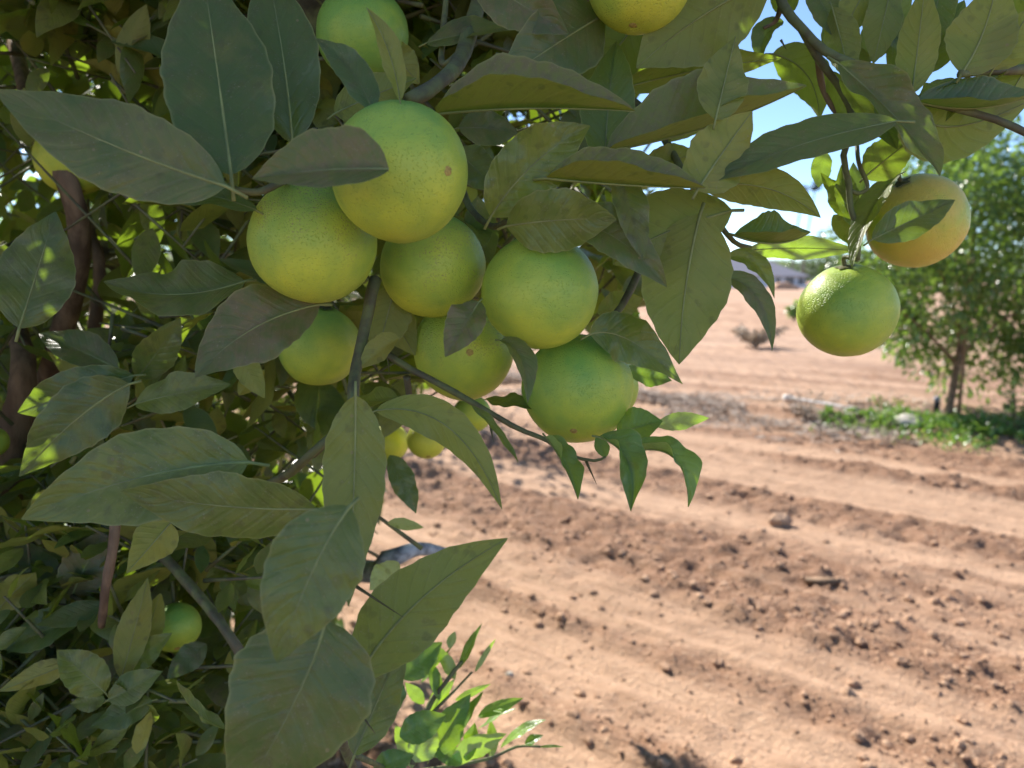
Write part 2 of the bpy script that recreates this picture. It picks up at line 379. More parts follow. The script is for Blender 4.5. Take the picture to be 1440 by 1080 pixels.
H(1168,100,.52, 1190,190,.52, 40, 160, .3, .3, .3)
H(1060,-30,.55, 1000,40,.56, 60, 20, .2, .1, .4)
H(1010,120,.52, 940,200,.53, 60, 175, .2, .3, .3)
H(900,240,.52, 985,215,.53, 50, 160, .2, .4, .3)
H(840,440,.52, 905,420,.53, 46, 170, .2, .5, .2)
H(850,470,.53, 900,440,.54, 44, 30, .2, .3, .2, fresh=1)
H(880,520,.52, 945,535,.53, 40, 30, .3, .6, .1, fresh=1)
# --- lower left
H(118,868,.62, 4,913,.62, 62, 30, .3, .1, .05)
H(148,974,.58, 80,914,.57, 58, 5, .2, .7, .25)
H(104,930,.60, -2,972,.59, 36, 165, .3, .8, .2)
H(148,984,.58, 99,990,.57, 30, 10, .2, .6, .4)
H(170,955,.60, 208,812,.60, 46, 170, .25, .3, .3)
H(198,930,.62, 226,834,.61, 40, 170, .25, .55, .3)
H(152,984,.58, 229,944,.58, 46, 15, .25, .35, .3)
H(214,985,.585, 128,1022,.57, 46, 20, .2, .2, .5)
H(186,938,.62, 242,890,.61, 42, 20, .3, .3, .2)
H(240,735,.52, 178,806,.50, 62, 170, .2, .9, .1, a=.6, lab='torn yellow-green leaf')
H(318,1026,.40, 248,957,.39, 36, 60, .5, .5, .5, m=(272,1000), lab='curled leaf with browned edge')
H(100,840,.64, 146,744,.64, 66, 10, .2, .1, .7)
H(70,835,.64, 20,760,.65, 62, 10, .2, .15, .6)
H(-5,860,.62, 50,805,.62, 50, 160, .2, .4, .3)
H(192,1060,.58, 212,1000,.58, 26, 160, .3, .8, .2)
H(290,905,.62, 235,955,.60, 40, 20, .2, .1, .7)
H(206,900,.66, 262,860,.66, 54, 175, .2, .7, .1)
H(336,556,.56, 372,520,.55, 30, 160, .3, .5, .2)
H(330,490,.50, 372,560,.50, 38, 165, .2, .5, .2)
H(262,640,.52, 150,640,.54, 60, 25, .2, .35, .3)
# --- low sunlit shoot
H(566,954,.66, 622,903,.66, 44, 20, .2, .2, 0, fresh=1)
H(592,960,.67, 637,908,.67, 22, 70, .4, .5, 0, fresh=1)
H(646,940,.66, 678,876,.67, 20, 50, .4, .3, 0, fresh=1)
H(668,945,.68, 697,898,.68, 9, 160, .2, .8, 0, fresh=1)
H(632,912,.68, 640,888,.68, 14, 160, .3, 1, 0, fresh=1)
H(562,1036,.60, 628,1005,.60, 44, 5, .2, .1, 0, fresh=1)
H(606,1064,.66, 662,976,.66, 46, 10, .2, .4, 0, fresh=1)
H(644,1034,.66, 680,972,.66, 26, 60, .3, .3, .1, fresh=1)
H(672,1008,.67, 736,982,.67, 20, 20, .3, .8, 0, fresh=1)
H(672,1026,.67, 726,996,.67, 18, 70, .3, .3, 0, fresh=1)
H(632,1076,.66, 712,1032,.65, 36, 150, .2, .9, 0, fresh=1)
H(704,1052,.67, 768,1012,.67, 26, 60, .3, .8, 0, fresh=1)
H(738,1046,.68, 764,1034,.68, 16, 30, .3, .2, 0, fresh=1)
H(758,1051,.68, 794,1051,.68, 5, 30, .3, .9, 0, fresh=1)
H(525,1085,.58, 582,1062,.58, 40, 5, .2, .0, 0, fresh=1)
H(584,1072,.62, 612,1022,.62, 46, 160, .2, .9, 0, fresh=1)
H(596,990,.67, 570,960,.67, 20, 160, .2, .6, 0, fresh=1)
H(640,985,.68, 690,962,.68, 12, 160, .2, .8, 0, fresh=1)
H(600,1010,.66, 640,955,.67, 26, 140, .3, .6, 0, fresh=1)
H(618,985,.66, 600,925,.67, 22, 30, .3, .4, 0, fresh=1)
H(640,955,.66, 610,905,.67, 24, 150, .3, .8, 0, fresh=1)
H(656,1070,.66, 668,1016,.67, 26, 20, .3, .4, 0, fresh=1)
H(690,1066,.67, 690,1012,.68, 20, 150, .3, .7, 0, fresh=1)
H(650,1074,.66, 600,1046,.66, 30, 20, .3, .3, 0, fresh=1)
H(560,1000,.60, 540,940,.60, 34, 20, .3, .2, .2, fresh=1)
H(580,1080,.63, 556,1020,.63, 34, 150, .3, .5, 0, fresh=1)
H(560,790,.62, 520,830,.62, 40, 160, .2, .8, 0, fresh=1)
H(548,640,.60, 585,722,.60, 40, 20, .3, .2, .1)
H(545,735,.62, 596,742,.62, 20, 150, .3, .8, .1, fresh=1)

# ------------------------------------------------------------------ the citrus tree
BASE = Vector((-1.65, 2.25, 0))
tree = tag(empty('citrus_tree', BASE), 'large citrus tree with dusty leaves filling the left and hanging over the dirt field', 'tree')
HERO.sort(key=lambda h: -h['area'])
twigmb = MB()
loose = MB(); loosef = MB()
for i, h in enumerate(HERO):
    L_ = (h['T'] - h['B']).length
    if h['mid'] is not None: h['mid'] = h['mid'] + h['n'] * (L_ * rng.uniform(-.02, .07))
    else: h['arch'] += rng.uniform(-.03, .09)
    if h['fold'] < .6: h['twist'] += rng.uniform(-.4, .4); h['fold'] += rng.uniform(0, .16); h['wave'] += rng.uniform(.0, .12)
    h['tint'] += rng.uniform(-.22, .22); h['dust'] = min(1, h['dust'] * rng.uniform(.75, 1.2))
    vs, fs, uvs, sp = leaf_geo(h['B'], h['T'], h['W'], h['n'], h['arch'], h['mid'], h['fold'], h['curl'], h['wave'], h['twist'], i, a=h['a'])
    if i < 100:
        mb = MB(); mb.add(vs, fs, uvs, h['tint'], h['dust'])
        o = mb.build('leaf', M_fresh if h['fresh'] else M_leaf, tree)
        if h['lab']: o['label'] = h['lab']
        rb = MB(); L = (h['T'] - h['B']).length
        d0 = (sp[1][0] - sp[0][0]).normalized()
        pts = ([h['B'] - d0 * (.09 * L) - Vector((0, 0, .02 * L))] if h['pet'] else []) + [p - n * .0003 for p, n in sp[::2]]
        rb.tube(pts, .0008 * min(1.35, h['W'] / .035), .0002, 6)
        rb.build('midrib', M_rib, o, origin=None)
    else:
        (loosef if h['fresh'] else loose).add(vs, fs, uvs, h['tint'], h['dust'])
for o in [x for x in bpy.data.objects if x.name.startswith('midrib')]:
    # midrib meshes were built in world space: shift into the leaf's frame (leaf sits at the tree's base)
    o.data.transform(Matrix.Translation(-BASE))

def branch(name, mat, pts, r0, r1, n=18, wob=.25, nseg=10):
    mb = MB(); mb.tube(spline([P(*p) if isinstance(p, tuple) else p for p in pts], n), r0, r1, nseg, wob)
    return mb.build(name, mat, tree)
# trunk and limbs
V = Vector
trunk = MB(); trunk.tube(spline([V((-1.65, 2.25, -.1)), V((-1.62, 2.22, .3)), V((-1.55, 2.1, .75))], 12), .13, .10, 14, .2)
trunk.build('trunk', M_moss, tree)
def limb(pts, r0, r1, mat=M_bark): branch('limb', mat, pts, r0, r1, 22, .2, 10)
limb([V((-1.56, 2.12, .7)), V((-1.1, 1.7, 1.35)), P(330, 150, 1.1), P(428, 30, .66), P(470, -160, .72), P(760, -380, .8)], .07, .022, M_moss)
limb([V((-1.56, 2.12, .7)), V((-1.9, 2.5, 1.5)), V((-1.9, 2.6, 2.5)), V((-1.5, 2.4, 3.1))], .07, .02)
limb([V((-1.56, 2.12, .7)), V((-2.1, 1.6, 1.3)), V((-2.2, 1.1, 2.0)), V((-1.8, .7, 2.6))], .06, .02)
limb([V((-1.56, 2.12, .72)), V((-1.2, 2.7, 1.4)), V((-.7, 3.0, 2.0)), V((-.3, 2.7, 2.6))], .06, .02)
limb([V((-1.56, 2.12, .7)), V((-.9, 1.6, .95)), P(480, 800, 1.10), P(545, 786, 1.0), P(590, 772, 1.02), P(640, 780, 1.08)], .024, .006, M_grey)
branch('branch', M_bark, [P(20, 680, .95), P(95, 440, .80), P(112, 330, .75), P(92, 250, .72), P(55, 190, .75), P(20, 60, .9)], .013, .008)
branch('branch', M_bark, [P(8, 700, .8), P(22, 590, .78), P(34, 520, .78), P(20, 440, .85)], .016, .010)
branch('branch', M_bark, [P(130, 480, .9), P(140, 380, .88), P(118, 300, .9)], .008, .006)
branch('branch', M_bark, [P(165, 690, .60), P(160, 760, .58), P(148, 830, .58), P(143, 880, .6)], .0042, .003)
branch('branch', M_twig, [P(195, 745, .66), P(232, 785, .63), P(290, 850, .60), P(330, 905, .58), P(360, 960, .6)], .0048, .0036)
branch('branch', M_twig, [P(575, 142, .44), P(610, 122, .45), P(645, 88, .48), P(662, 40, .52), P(690, -60, .6)], .0045, .006)
branch('branch', M_twig, [P(660, 60, .5), P(625, 90, .5), P(622, 60, .52), P(630, -30, .55)], .0022, .0022)
branch('branch', M_twig, [P(528, 392, .48), P(518, 440, .47), P(500, 520, .45), P(496, 570, .42), P(482, 650, .42), P(474, 715, .40), P(464, 800, .38), P(458, 866, .345)], .0040, .0022)
branch('branch', M_twig, [P(330, 266, .385), P(362, 270, .39), P(392, 258, .40), P(430, 240, .46), P(500, 200, .5), P(575, 142, .46)], .0016, .0030)
branch('branch', M_twig, [P(543, 497, .50), P(580, 520, .49), P(640, 552, .49), P(720, 598, .485), P(752, 612, .48), P(770, 620, .475), P(800, 640, .47), P(836, 648, .47), P(852, 642, .47)], .0026, .0007)
branch('branch', M_twig, [P(440, 640, .52), P(470, 610, .50), P(430, 645, .5), P(400, 670, .52), P(340, 700, .56)], .0026, .0036)
branch('branch', M_twig, [P(572, 530, .5), P(575, 560, .51), P(568, 590, .52)], .0024, .0014)
branch('branch', M_twig, [P(712, 312, .46), P(690, 318, .49), P(660, 290, .52), P(640, 240, .55), P(600, 170, .5)], .0018, .003)
branch('branch', M_twig, [P(860, 500, .50), P(862, 450, .49), P(880, 420, .50), P(900, 360, .52), P(870, 260, .52), P(900, 150, .55)], .0022, .0032)
branch('branch', M_twig, [P(1055, 348, .52), P(1032, 340, .5), P(1000, 300, .49), P(960, 240, .52), P(900, 150, .55), P(760, 40, .6)], .0014, .0034)
# the branch hanging at the upper right
branch('branch', M_twig, [P(1078, -60, .52), P(1102, 8, .51), P(1128, 40, .50), P(1160, 72, .49), P(1195, 88, .48), P(1240, 106, .475), P(1262, 118, .47), P(1285, 138, .465), P(1330, 150, .46), P(1400, 168, .455), P(1450, 190, .45)], .0034, .0022)
branch('branch', M_twig, [P(1126, 38, .50), P(1150, 80, .50), P(1168, 105, .505), P(1185, 130, .51), P(1200, 170, .515), P(1186, 218, .52), P(1194, 260, .52), P(1196, 292, .52), P(1204, 318, .52), P(1207, 345, .52), P(1206, 366, .52)], .0028, .0017)
branch('branch', M_bark, [P(1150, 82, .52), P(1156, 120, .53), P(1170, 150, .53), P(1190, 175, .53)], .0024, .0018)
branch('branch', M_twig, [P(1205, 200, .53), P(1208, 230, .52), P(1220, 262, .52), P(1208, 272, .52), P(1196, 268, .52)], .0016, .0014)
branch('branch', M_twig, [P(1350, 104, .45), P(1400, 100, .46), P(1460, 96, .47)], .0024, .003)
branch('branch', M_bark, [P(1100, 4, .52), P(1090, 30, .53), P(1074, 40, .53)], .0022, .0012)
# low shoot
branch('branch', M_twig, [P(500, 1062, .50), P(560, 1085, .62), P(630, 1078, .66), P(690, 1066, .67), P(726, 1050, .68), P(760, 1050, .68)], .0022, .0010)
branch('branch', M_twig, [P(580, 1075, .63), P(600, 1000, .66), P(630, 955, .66), P(650, 930, .66)], .0028, .0016)
branch('branch', M_twig, [P(600, 1010, .66), P(640, 970, .67), P(664, 945, .68)], .0014, .0010)
branch('branch', M_twig, [P(458, 866, .345), P(440, 960, .37), P(480, 1040, .45), P(500, 1090, .5)], .003, .003)
for a, b in (((500, 824, .39), (567, 868, .378)), ((503, 998, .38), (528, 1032, .37)), ((824, 648, .47), (839, 681, .465)), ((1098, 56, .53), (1106, 70, .53)),
             ((690, 600, .485), (694, 622, .48)), ((545, 500, .5), (548, 528, .49))):
    mb = MB(); mb.tube(spline([P(*a), P(*b)], 4), .0010, .0001, 6); mb.build('thorn', M_thorn, tree)

# --- oranges: each fruit a thing of its own
def orange(px, py, rpx, d, scar=(0, .6), ripe=.45, speck=.3, ora=0.0, label='', squash=.97, group='oranges of the hanging cluster', stem=None):
    c = P(px, py, d); r = rpx / FPX * d
    # scar: offset of the blossom end from the centre in picture radii (x right, y down), toward the viewer unless it lies outside
    sx, sy = scar; k = math.hypot(sx, sy)
    if k < 1: sz = math.sqrt(1 - k * k)
    else: sx, sy, sz = sx / k, sy / k, -.25
    view = (CAM - c).normalized(); rt = RT; up = view.cross(rt).normalized()
    if up.z < 0: up = -up
    bl = (rt * sx - up * sy + view * sz).normalized(); axis = -bl                      # axis: toward the stem
    q = V((0, 0, 1)).rotation_difference(axis)
    mb = MB(); ns, nr = 56, 32; vs = []; fs = []
    for i in range(nr + 1):
        th = math.pi * i / nr
        for j in range(ns):
            ph = 2 * math.pi * j / ns
            p = V((math.sin(th) * math.cos(ph), math.sin(th) * math.sin(ph), math.cos(th)))
            rr = r * (1 + .028 * noise.noise(p * 1.2 + c * 40) + .008 * noise.noise(p * 3.1 + c * 20)) * (1 - .05 * math.exp(-(th / .22) ** 2) - .02 * math.exp(-((math.pi - th) / .15) ** 2))
            p.z *= squash; vs.append(q @ (p * rr))
    for i in range(nr):
        for j in range(ns):
            fs.append((i * ns + j, (i + 1) * ns + j, (i + 1) * ns + (j + 1) % ns, i * ns + (j + 1) % ns))
    mb.add(vs, fs); o = mb.build('orange_fruit', M_peel); o.location = c
    o.color = (ripe, speck, ora, 1); tag(o, label, 'orange', group)
    # blossom-end scar
    pole = vs[-1].length; s = MB(); n = 12
    vv = [V((0, 0, -pole - .0005))]; ff = []
    for kx, rad in enumerate((.0010, .0022, .0036)):
        for j in range(n):
            a = 2 * math.pi * j / n; rr = rad * (1 + .45 * noise.noise(V((j * 1.3, kx, px))))
            vv.append(V((math.cos(a) * rr, math.sin(a) * rr, -pole + (-.0005, -.0003, .0005)[kx])))
    for j in range(n):
        ff.append((0, 1 + (j + 1) % n, 1 + j))
        for kx in range(2): ff.append((1 + kx * n + j, 1 + kx * n + (j + 1) % n, 1 + (kx + 1) * n + (j + 1) % n, 1 + (kx + 1) * n + j))
    s.add([q @ x for x in vv], ff); so = s.build('blossom_scar', M_scar, o)
    # calyx and stem
    cx = MB(); vv = [V((0, 0, r * squash * .965 + .0016))]; ff = []; n = 20
    for kx, rad in enumerate((.0028, .0062)):
        for j in range(n):
            a = 2 * math.pi * j / n; rr = rad * (1 + (.28 * math.cos(5 * a) if kx else 0))
            vv.append(V((math.cos(a) * rr, math.sin(a) * rr, r * squash * .965 + (.0018, .0008)[kx])))
    for j in range(n):
        ff.append((0, 1 + j, 1 + (j + 1) % n)); ff.append((1 + j, 1 + n + j, 1 + n + (j + 1) % n, 1 + (j + 1) % n))
    cx.add([q @ x for x in vv], ff); cx.build('calyx', M_calyx, o)
    top = q @ V((0, 0, r * squash * .96)); st = MB()
    end = (P(*stem) - c) if stem else top + axis * .018 + V((0, 0, .012))
    st.tube(spline([top, top + axis * .008, end], 8), .0017, .0015, 7, .15); st.build('stem', M_twig, o)
    return o
orange(563, 243, 97, .397, (.73, -.03), .50, .05, 0, 'topmost and biggest orange of the cluster, green turning yellow, brown leaf on its left')
orange(441, 340, 89, .440, (-.1, 1.3), .55, .9, 0, 'big speckled yellow-green orange at the left of the cluster, under the brown leaf')
orange(609, 374, 74, .500, (.55, .85), .62, .8, 0, 'speckled yellow-green orange in the middle of the cluster, below the topmost one')
orange(759, 411, 82, .472, (-.2, 1.2), .38, .15, 0, 'plain green orange at the right of the cluster, partly under a broad green leaf', stem=(712, 312, .47))
orange(812, 546, 78, .515, (-.07, .78), .32, .05, 0, 'lowest right orange of the cluster, deep green with pale blossom end, above the curled leaves', stem=(862, 470, .5))
orange(847, 545, 51, .590, (.6, .9), .40, .05, 0, 'orange almost hidden behind the lowest right orange, only its right edge showing')
orange(449, 486, 58, .590, (-.2, 1.2), .50, .2, 0, 'smaller green orange at the lower left of the cluster, beside the hanging stem')
orange(652, 492, 71, .550, (.12, .05), .62, .8, 0, 'speckled yellowish orange low in the cluster with a small brown leaf on it')
orange(600, 618, 28, .80, (.1, .9), .85, .2, .1, 'small yellow orange hanging below the cluster, against the dirt')
orange(548, 622, 27, .84, (.2, .9), .8, .2, .1, 'small yellow orange half hidden behind the long hanging leaf')
orange(664, 582, 27, .76, (.1, .9), .45, .2, 0, 'small green orange behind the twig below the cluster')
orange(899, -30, 74, .46, (-.06, .82), .75, .3, .12, 'yellow orange cut off by the top of the picture', group='oranges among the upper leaves')
orange(510, 48, 64, .56, (.2, 1.1), -.55, .1, 0, 'green orange behind two narrow upright leaves at the top, left of the yellow one', group='oranges among the upper leaves')
orange(104, 224, 50, .74, (.1, .9), .75, .3, .1, 'yellow-green orange behind the brown branch at the upper left', group='oranges among the upper leaves')
orange(-12, 622, 22, .72, (.4, .9), .8, .2, 0, 'yellow orange at the left edge of the picture', group='oranges among the lower leaves')
orange(247, 882, 34, .66, (.2, .9), .4, .2, 0, 'small green orange among the dusty leaves at the lower left', group='oranges among the lower leaves')
orange(1288, 311, 66, .575, (.5, 1.0), .9, .15, .75, 'orange-yellow ripening fruit at the upper right with a leaf across it', group='oranges on the right branch')
orange(1191, 437, 66, .555, (.1, 1.1), .52, .1, 0, 'single green orange hanging over the dirt field at the right', group='oranges on the right branch', stem=(1206, 366, .53))

# --- the mass of leaves behind and above
def inside(poly, x, y):
    c = False; j = len(poly) - 1
    for i in range(len(poly)):
        xi, yi = poly[i]; xj, yj = poly[j]
        if (yi > y) != (yj > y) and x < (xj - xi) * (y - yi) / (yj - yi) + xi: c = not c
        j = i
    return c
ALLOW = [(-3000, -4000), (4000, -4000), (4000, -45), (1000, -45), (950, 80), (880, 190), (985, 290), (975, 430), (900, 470), (840, 470), (720, 520),
         (600, 555), (540, 610), (548, 700), (520, 790), (490, 860), (470, 940), (480, 1300), (480, 4000), (-3000, 4000)]
GAPS = [P(620, 920, .66), P(660, 1010, .66), P(720, 1030, .67), P(1150, 420, .55), P(1160, 352, .52), P(960, 590, .52), P(1085, 88, .5),
        P(1156, 240, .55)]
gr = random.Random(99); NG = len(GAPS)
for k in range(34):
    x_, y_ = (gr.uniform(10, 470), gr.uniform(20, 1000)) if k < 24 else (gr.uniform(560, 960), gr.uniform(15, 220))
    GAPS.append(P(x_, y_, gr.uniform(.72, 1.25)))
def blocked(p):
    """keeps a few sunlit gaps open in the crown"""
    for k_, g_ in enumerate(GAPS):
        v = p - g_; t = v.dot(SUN)
        if t > (0 if k_ < NG else .02) and (v - SUN * t).length_squared < (.0064 if k_ < 3 else .0025 if k_ < NG else .0018): return True
    return False
CLEAR = [(104, 240, 62, .74), (92, 290, 26, .75), (104, 340, 26, .75), (106, 400, 26, .78), (98, 450, 26, .8), (247, 882, 46, .68), (30, 530, 26, .78), (24, 590, 26, .78), (-6, 622, 34, .74)]
def ok(p, dmin=.62):
    pr = proj(p)
    if pr:
        for a_, b_, r_, d_ in CLEAR:
            if pr[2] < d_ + .02 and (pr[0] - a_) ** 2 + (pr[1] - b_) ** 2 < (r_ + 16) ** 2: return False
    if pr is None: return (p - CAM).length > .5
    x, y, d = pr
    if (p - CAM).length < .34: return False
    if not inside(ALLOW, x, y): return False
    if -60 < x < 1500 and -60 < y < 1140: return d > dmin
    return d > .25
fol = loose; n_leaf = 0; ctr = 0
def spray(c, dirn, n, size, check=True, dmin=.62):
    """a twig with leaves along it"""
    global n_leaf
    dirn = dirn.normalized(); tw = dirn * (size * rng.uniform(1.0, 1.9)); e = c + tw
    if check and not (ok(c, dmin) and ok(e, dmin)) : return
    side = dirn.orthogonal().normalized(); made = 0
    for k in range(n):
        t = (k + rng.random()) / n; b = c + tw * t
        rot = Matrix.Rotation(k * 2.4 + rng.uniform(-.4, .4), 3, dirn)
        d = (rot @ side) * rng.uniform(.6, 1.1) + dirn * rng.uniform(.2, .9) + V((0, 0, rng.uniform(-.55, .15))); d.normalize()
        L = size * rng.uniform(.6, 1.1); b = b + d * (.12 * L); T = b + d * L
        if check and (not ok(T, dmin) or not ok((b + T) / 2, dmin) or blocked(b.lerp(T, .5)) or blocked(T)): continue
        nn = V((rng.uniform(-.7, .7), rng.uniform(-.7, .7), 1))
        near = (b - CAM).length < 1.1
        vs, fs, uvs, _ = leaf_geo(b, T, L * rng.uniform(.38, .5), nn, rng.uniform(-.05, .12), None, rng.uniform(.1, .5), rng.uniform(0, .3), .1, rng.uniform(-.5, .5), rng.random() * 9,
                                  10 if near else 6, 2 if near else 1, rng.uniform(.7, 1.0))
        fol.add(vs, fs, uvs, min(1, max(-.15, rng.gauss(.40, .42))), min(1, max(0, rng.gauss(.3, .25)))); n_leaf += 1; made += 1
    if made: twigmb.tube([c - tw * .4, c, e], .0022, .0009, 5)
# a) leaves right behind the front ones
for i in range(1100):
    px, py = rng.uniform(-60, 1000), rng.uniform(-40, 1120)
    d = rng.uniform(.66, 1.4); c = P(px, py, d)
    spray(c, V((rng.uniform(-1, 1), rng.uniform(-.8, .5), rng.uniform(-.9, .8))), rng.randint(4, 7), rng.uniform(.06, .10))
for i in range(170):
    c = P(rng.uniform(-30, 330), rng.uniform(770, 1110), rng.uniform(.60, .82))
    spray(c, V((rng.uniform(-1, 1), rng.uniform(-.9, .2), rng.uniform(-.3, 1))), 6, rng.uniform(.036, .055), dmin=.56)
for i in range(60):
    c = P(rng.uniform(0, 420), rng.uniform(430, 760), rng.uniform(.62, .85))
    spray(c, V((rng.uniform(-1, 1), rng.uniform(-.9, .2), rng.uniform(-.6, .8))), 6, rng.uniform(.04, .06), dmin=.6)
# b) the crown
CC = V((-1.45, 2.2, 1.6)); CR = V((1.8, 1.95, 1.4))
for i in range(4200):
    while True:
        p = V((rng.uniform(-1, 1), rng.uniform(-1, 1), rng.uniform(-1, 1)))
        if .35 < p.length < 1: break
    c = V((CC.x + p.x * CR.x, CC.y + p.y * CR.y, CC.z + p.z * CR.z))
    if c.z < .25: continue
    sh = proj(c - SUN * (c.z / SUN.z))
    if sh and 560 < sh[0] < 1500 and 400 < sh[1] < 1200 and c.z > .9: continue
    spray(c, p + V((0, 0, -.2)) + V((rng.uniform(-.5, .5), rng.uniform(-.5, .5), rng.uniform(-.5, .5))), 6, rng.uniform(.075, .11))
# c) the part of the crown that hangs overhead and shades the fruit
for i in range(330):
    c = V((rng.uniform(-1.1, .75), rng.uniform(.45, 2.0), rng.uniform(1.72, 2.4)))
    spray(c, V((rng.uniform(-1, 1), rng.uniform(-1, 1), rng.uniform(-.8, .4))), 6, rng.uniform(.06, .095))
# d) extra leaf clusters added along the sun rays to shade fruit and front leaves
for tx, ty, td in ((814, 546, .5), (850, 500, .5), (759, 411, .47), (955, 400, .45), (900, 300, .45), (1000, 220, .43), (1288, 311, .57), (1220, 400, .55), (563, 243, .39), (600, 240, .40),
                   (160, 200, .36), (300, 100, .38), (200, 670, .39), (440, 800, .33), (400, 990, .27), (600, 850, .38), (745, 130, .41), (760, 230, .43), (1260, 180, .45), (1330, 180, .46), (1380, 60, .45), (985, 330, .45), (940, 340, .45), (900, 500, .49), (985, 70, .45), (1080, 275, .44), (1090, 330, .48), (1130, 120, .54), (1290, 60, .46), (1380, 130, .46), (1300, 20, .5)):
    o_ = P(tx, ty, td)
    for k in range(24):
        c = o_ + SUN * rng.uniform(.12, 1.0) + V((rng.gauss(0, .05), rng.gauss(0, .05), rng.gauss(0, .05)))
        spray(c, V((rng.uniform(-1, 1), rng.uniform(-1, 1), rng.uniform(-.6, .6))), 5, rng.uniform(.05, .08))
fo = fol.build('foliage', M_leaf, tree); fo['kind'] = 'stuff'
ff = loosef.build('young_foliage', M_fresh, tree); ff['kind'] = 'stuff'
tw_ = twigmb.build('twigs', M_twig, tree); tw_['kind'] = 'stuff'
print('leaves', n_leaf)

# ------------------------------------------------------------------ ground
UX, UY = -.76, .65; QX, QY = .65, .76
QT = 8.90
def sstep(a, b, x):
    t = min(1, max(0, (x - a) / (b - a))); return t * t * (3 - 2 * t)
def wob(u, q): return q + .09 * noise.noise(V((u * .14, q * .5, 2)))
def rough_at(u, q):
    qq = wob(u, q)
    band = 1.5 * noise.noise(V((u * .09, qq * 2.1, 3.3))) + .8 * noise.noise(V((u * .2, qq * 5.2, 6.3)))
    return sstep(-.4, .7, .95 * band + .8 * noise.noise(V((u * .45, qq * 2.2, 9.1))) + .3 * noise.noise(V((u * 2.2, qq * 5, 1.1))))
def gz(x, y):
    u, q = x * UX + y * UY, x * QX + y * QY
    dist = math.hypot(x, y); fade = 1 / (1 + (dist / 45) ** 2)
    qq = wob(u, q)
    h = .06 * noise.noise(V((u * .10, qq * .9, 0)))
    if dist < 60:
        rg = rough_at(u, q)
        h += .026 * rg + .018 * noise.noise(V((u * .35, qq * 6.5, 7))) + .015 * noise.noise(V((u * .35, qq * 14.0, 3))) + .011 * noise.noise(V((u * .6, qq * 24.0, 6)))
        h += (.10 + rg) * (.030 * noise.noise(V((x * 4.5, y * 4.5, 1))) + .026 * noise.noise(V((x * 10, y * 10, 2))))
        if dist < 14: h += (.15 + rg) * (.022 * abs(noise.noise(V((x * 21, y * 21, 4)))) + .012 * noise.noise(V((x * 45, y * 45, 6))))
    h *= fade
    b = math.exp(-((q - QT) / .75) ** 2) * (.05 + .13 * sstep(2.6, 4.4, x)) * (1 + .5 * noise.noise(V((x * 1.3, y * 1.3, 8)))) * (1 if dist < 60 else 0)
    h += b
    return h
def axis_vals(lo, a, b, hi, st, g=1.06):
    v = []; x = a
    while x < b: v.append(x); x += st
    s = st
    while x < hi: v.append(x); s *= g; x += s
    v.append(hi); x = a; s = st; left = []
    while True:
        s *= g; x -= s
        if x < lo: break
        left.append(x)
    return [lo] + left[::-1] + v
xs = axis_vals(-4000, -1.6, 5.2, 4000, .024, 1.045); ys = axis_vals(-3000, 1.7, 6.5, 9000, .02, 1.028)
gm = MB(); nx = len(xs); gvs = [(x, y, gz(x, y)) for y in ys for x in xs]
gfs = [(j * nx + i, j * nx + i + 1, (j + 1) * nx + i + 1, (j + 1) * nx + i) for j in range(len(ys) - 1) for i in range(nx - 1)]
gm.add(gvs, gfs)
gm.tint = [rough_at(v[0] * UX + v[1] * UY, v[0] * QX + v[1] * QY) if abs(v[0]) < 60 and abs(v[1]) < 60 else .4 for v in gvs]
print('ground', nx, len(ys))
def soil_material(name, bump=1.0):
    g = N(name); oc = g.n('TexCoord').outputs['Object'] if name == 'soil' else g.n('NewGeometry').outputs['Position']
    mp = g.n('Mapping', i_Vector=oc, i_Rotation=(0, 0, R(139.5)), vector_type='TEXTURE').outputs[0]
    st = g.n('Mapping', i_Vector=mp, i_Scale=(.28, 4.5, 1)).outputs[0]
    n6 = g.noise(g.n('Mapping', i_Vector=mp, i_Scale=(1.2, 26, 1)).outputs[0], 1.0, 4)
    n1 = g.noise(st, 1.2, 5); n2 = g.noise(oc, 6, 6, .62); n3 = g.noise(oc, 48, 5, .65); n4 = g.noise(oc, .06, 3); n5 = g.noise(oc, 160, 3, .6)
    moist = g.n('Attribute', attribute_name='tint').outputs['Fac']
    mv = g.math('ADD', g.math('MULTIPLY', moist, .9), g.math('MULTIPLY', g.math('SUBTRACT', n1, .4), 1.1), True)
    c = g.mix(mv, (.54, .345, .225), (.28, .158, .098))
    c = g.mix(g.math('MULTIPLY', g.ramp(n2, .46, .66), .55), c, (.33, .20, .125))
    c = g.mix(g.math('MULTIPLY', g.ramp(n3, .52, .7), .5), c, (.66, .47, .33))
    c = g.mix(g.math('MULTIPLY', g.ramp(n5, .58, .68), .45), c, (.26, .155, .095))
    c = g.mix(g.math('MULTIPLY', g.ramp(n4, .45, .6), .5), c, (.52, .36, .26))
    b = g.n('BsdfPrincipled', i_Base_Color=c, i_Roughness=.95); b.inputs['Specular IOR Level'].default_value = .15
    c = g.mix(g.math('MULTIPLY', g.ramp(n6, .55, .72), .4), c, (.33, .19, .11))
    g.link(c, b.inputs['Base Color'])
    h = g.math('ADD', g.math('MULTIPLY', n3, .5), g.math('ADD', g.math('MULTIPLY', n2, 1.6), g.math('ADD', g.math('MULTIPLY', n5, .5), g.math('MULTIPLY', n6, .9))))
    bp = g.n('Bump', i_Strength=bump, i_Distance=.02, i_Height=h); g.link(bp.outputs[0], b.inputs['Normal'])
    g.link(b.outputs[0], g.out.inputs[0]); return g.m
M_soil = soil_material('soil'); M_clod = soil_material('clod', .6)
go = gm.build('ground', M_soil); tag(go, 'bare reddish brown ploughed soil with furrows running away to the left', 'ground', kind='structure')

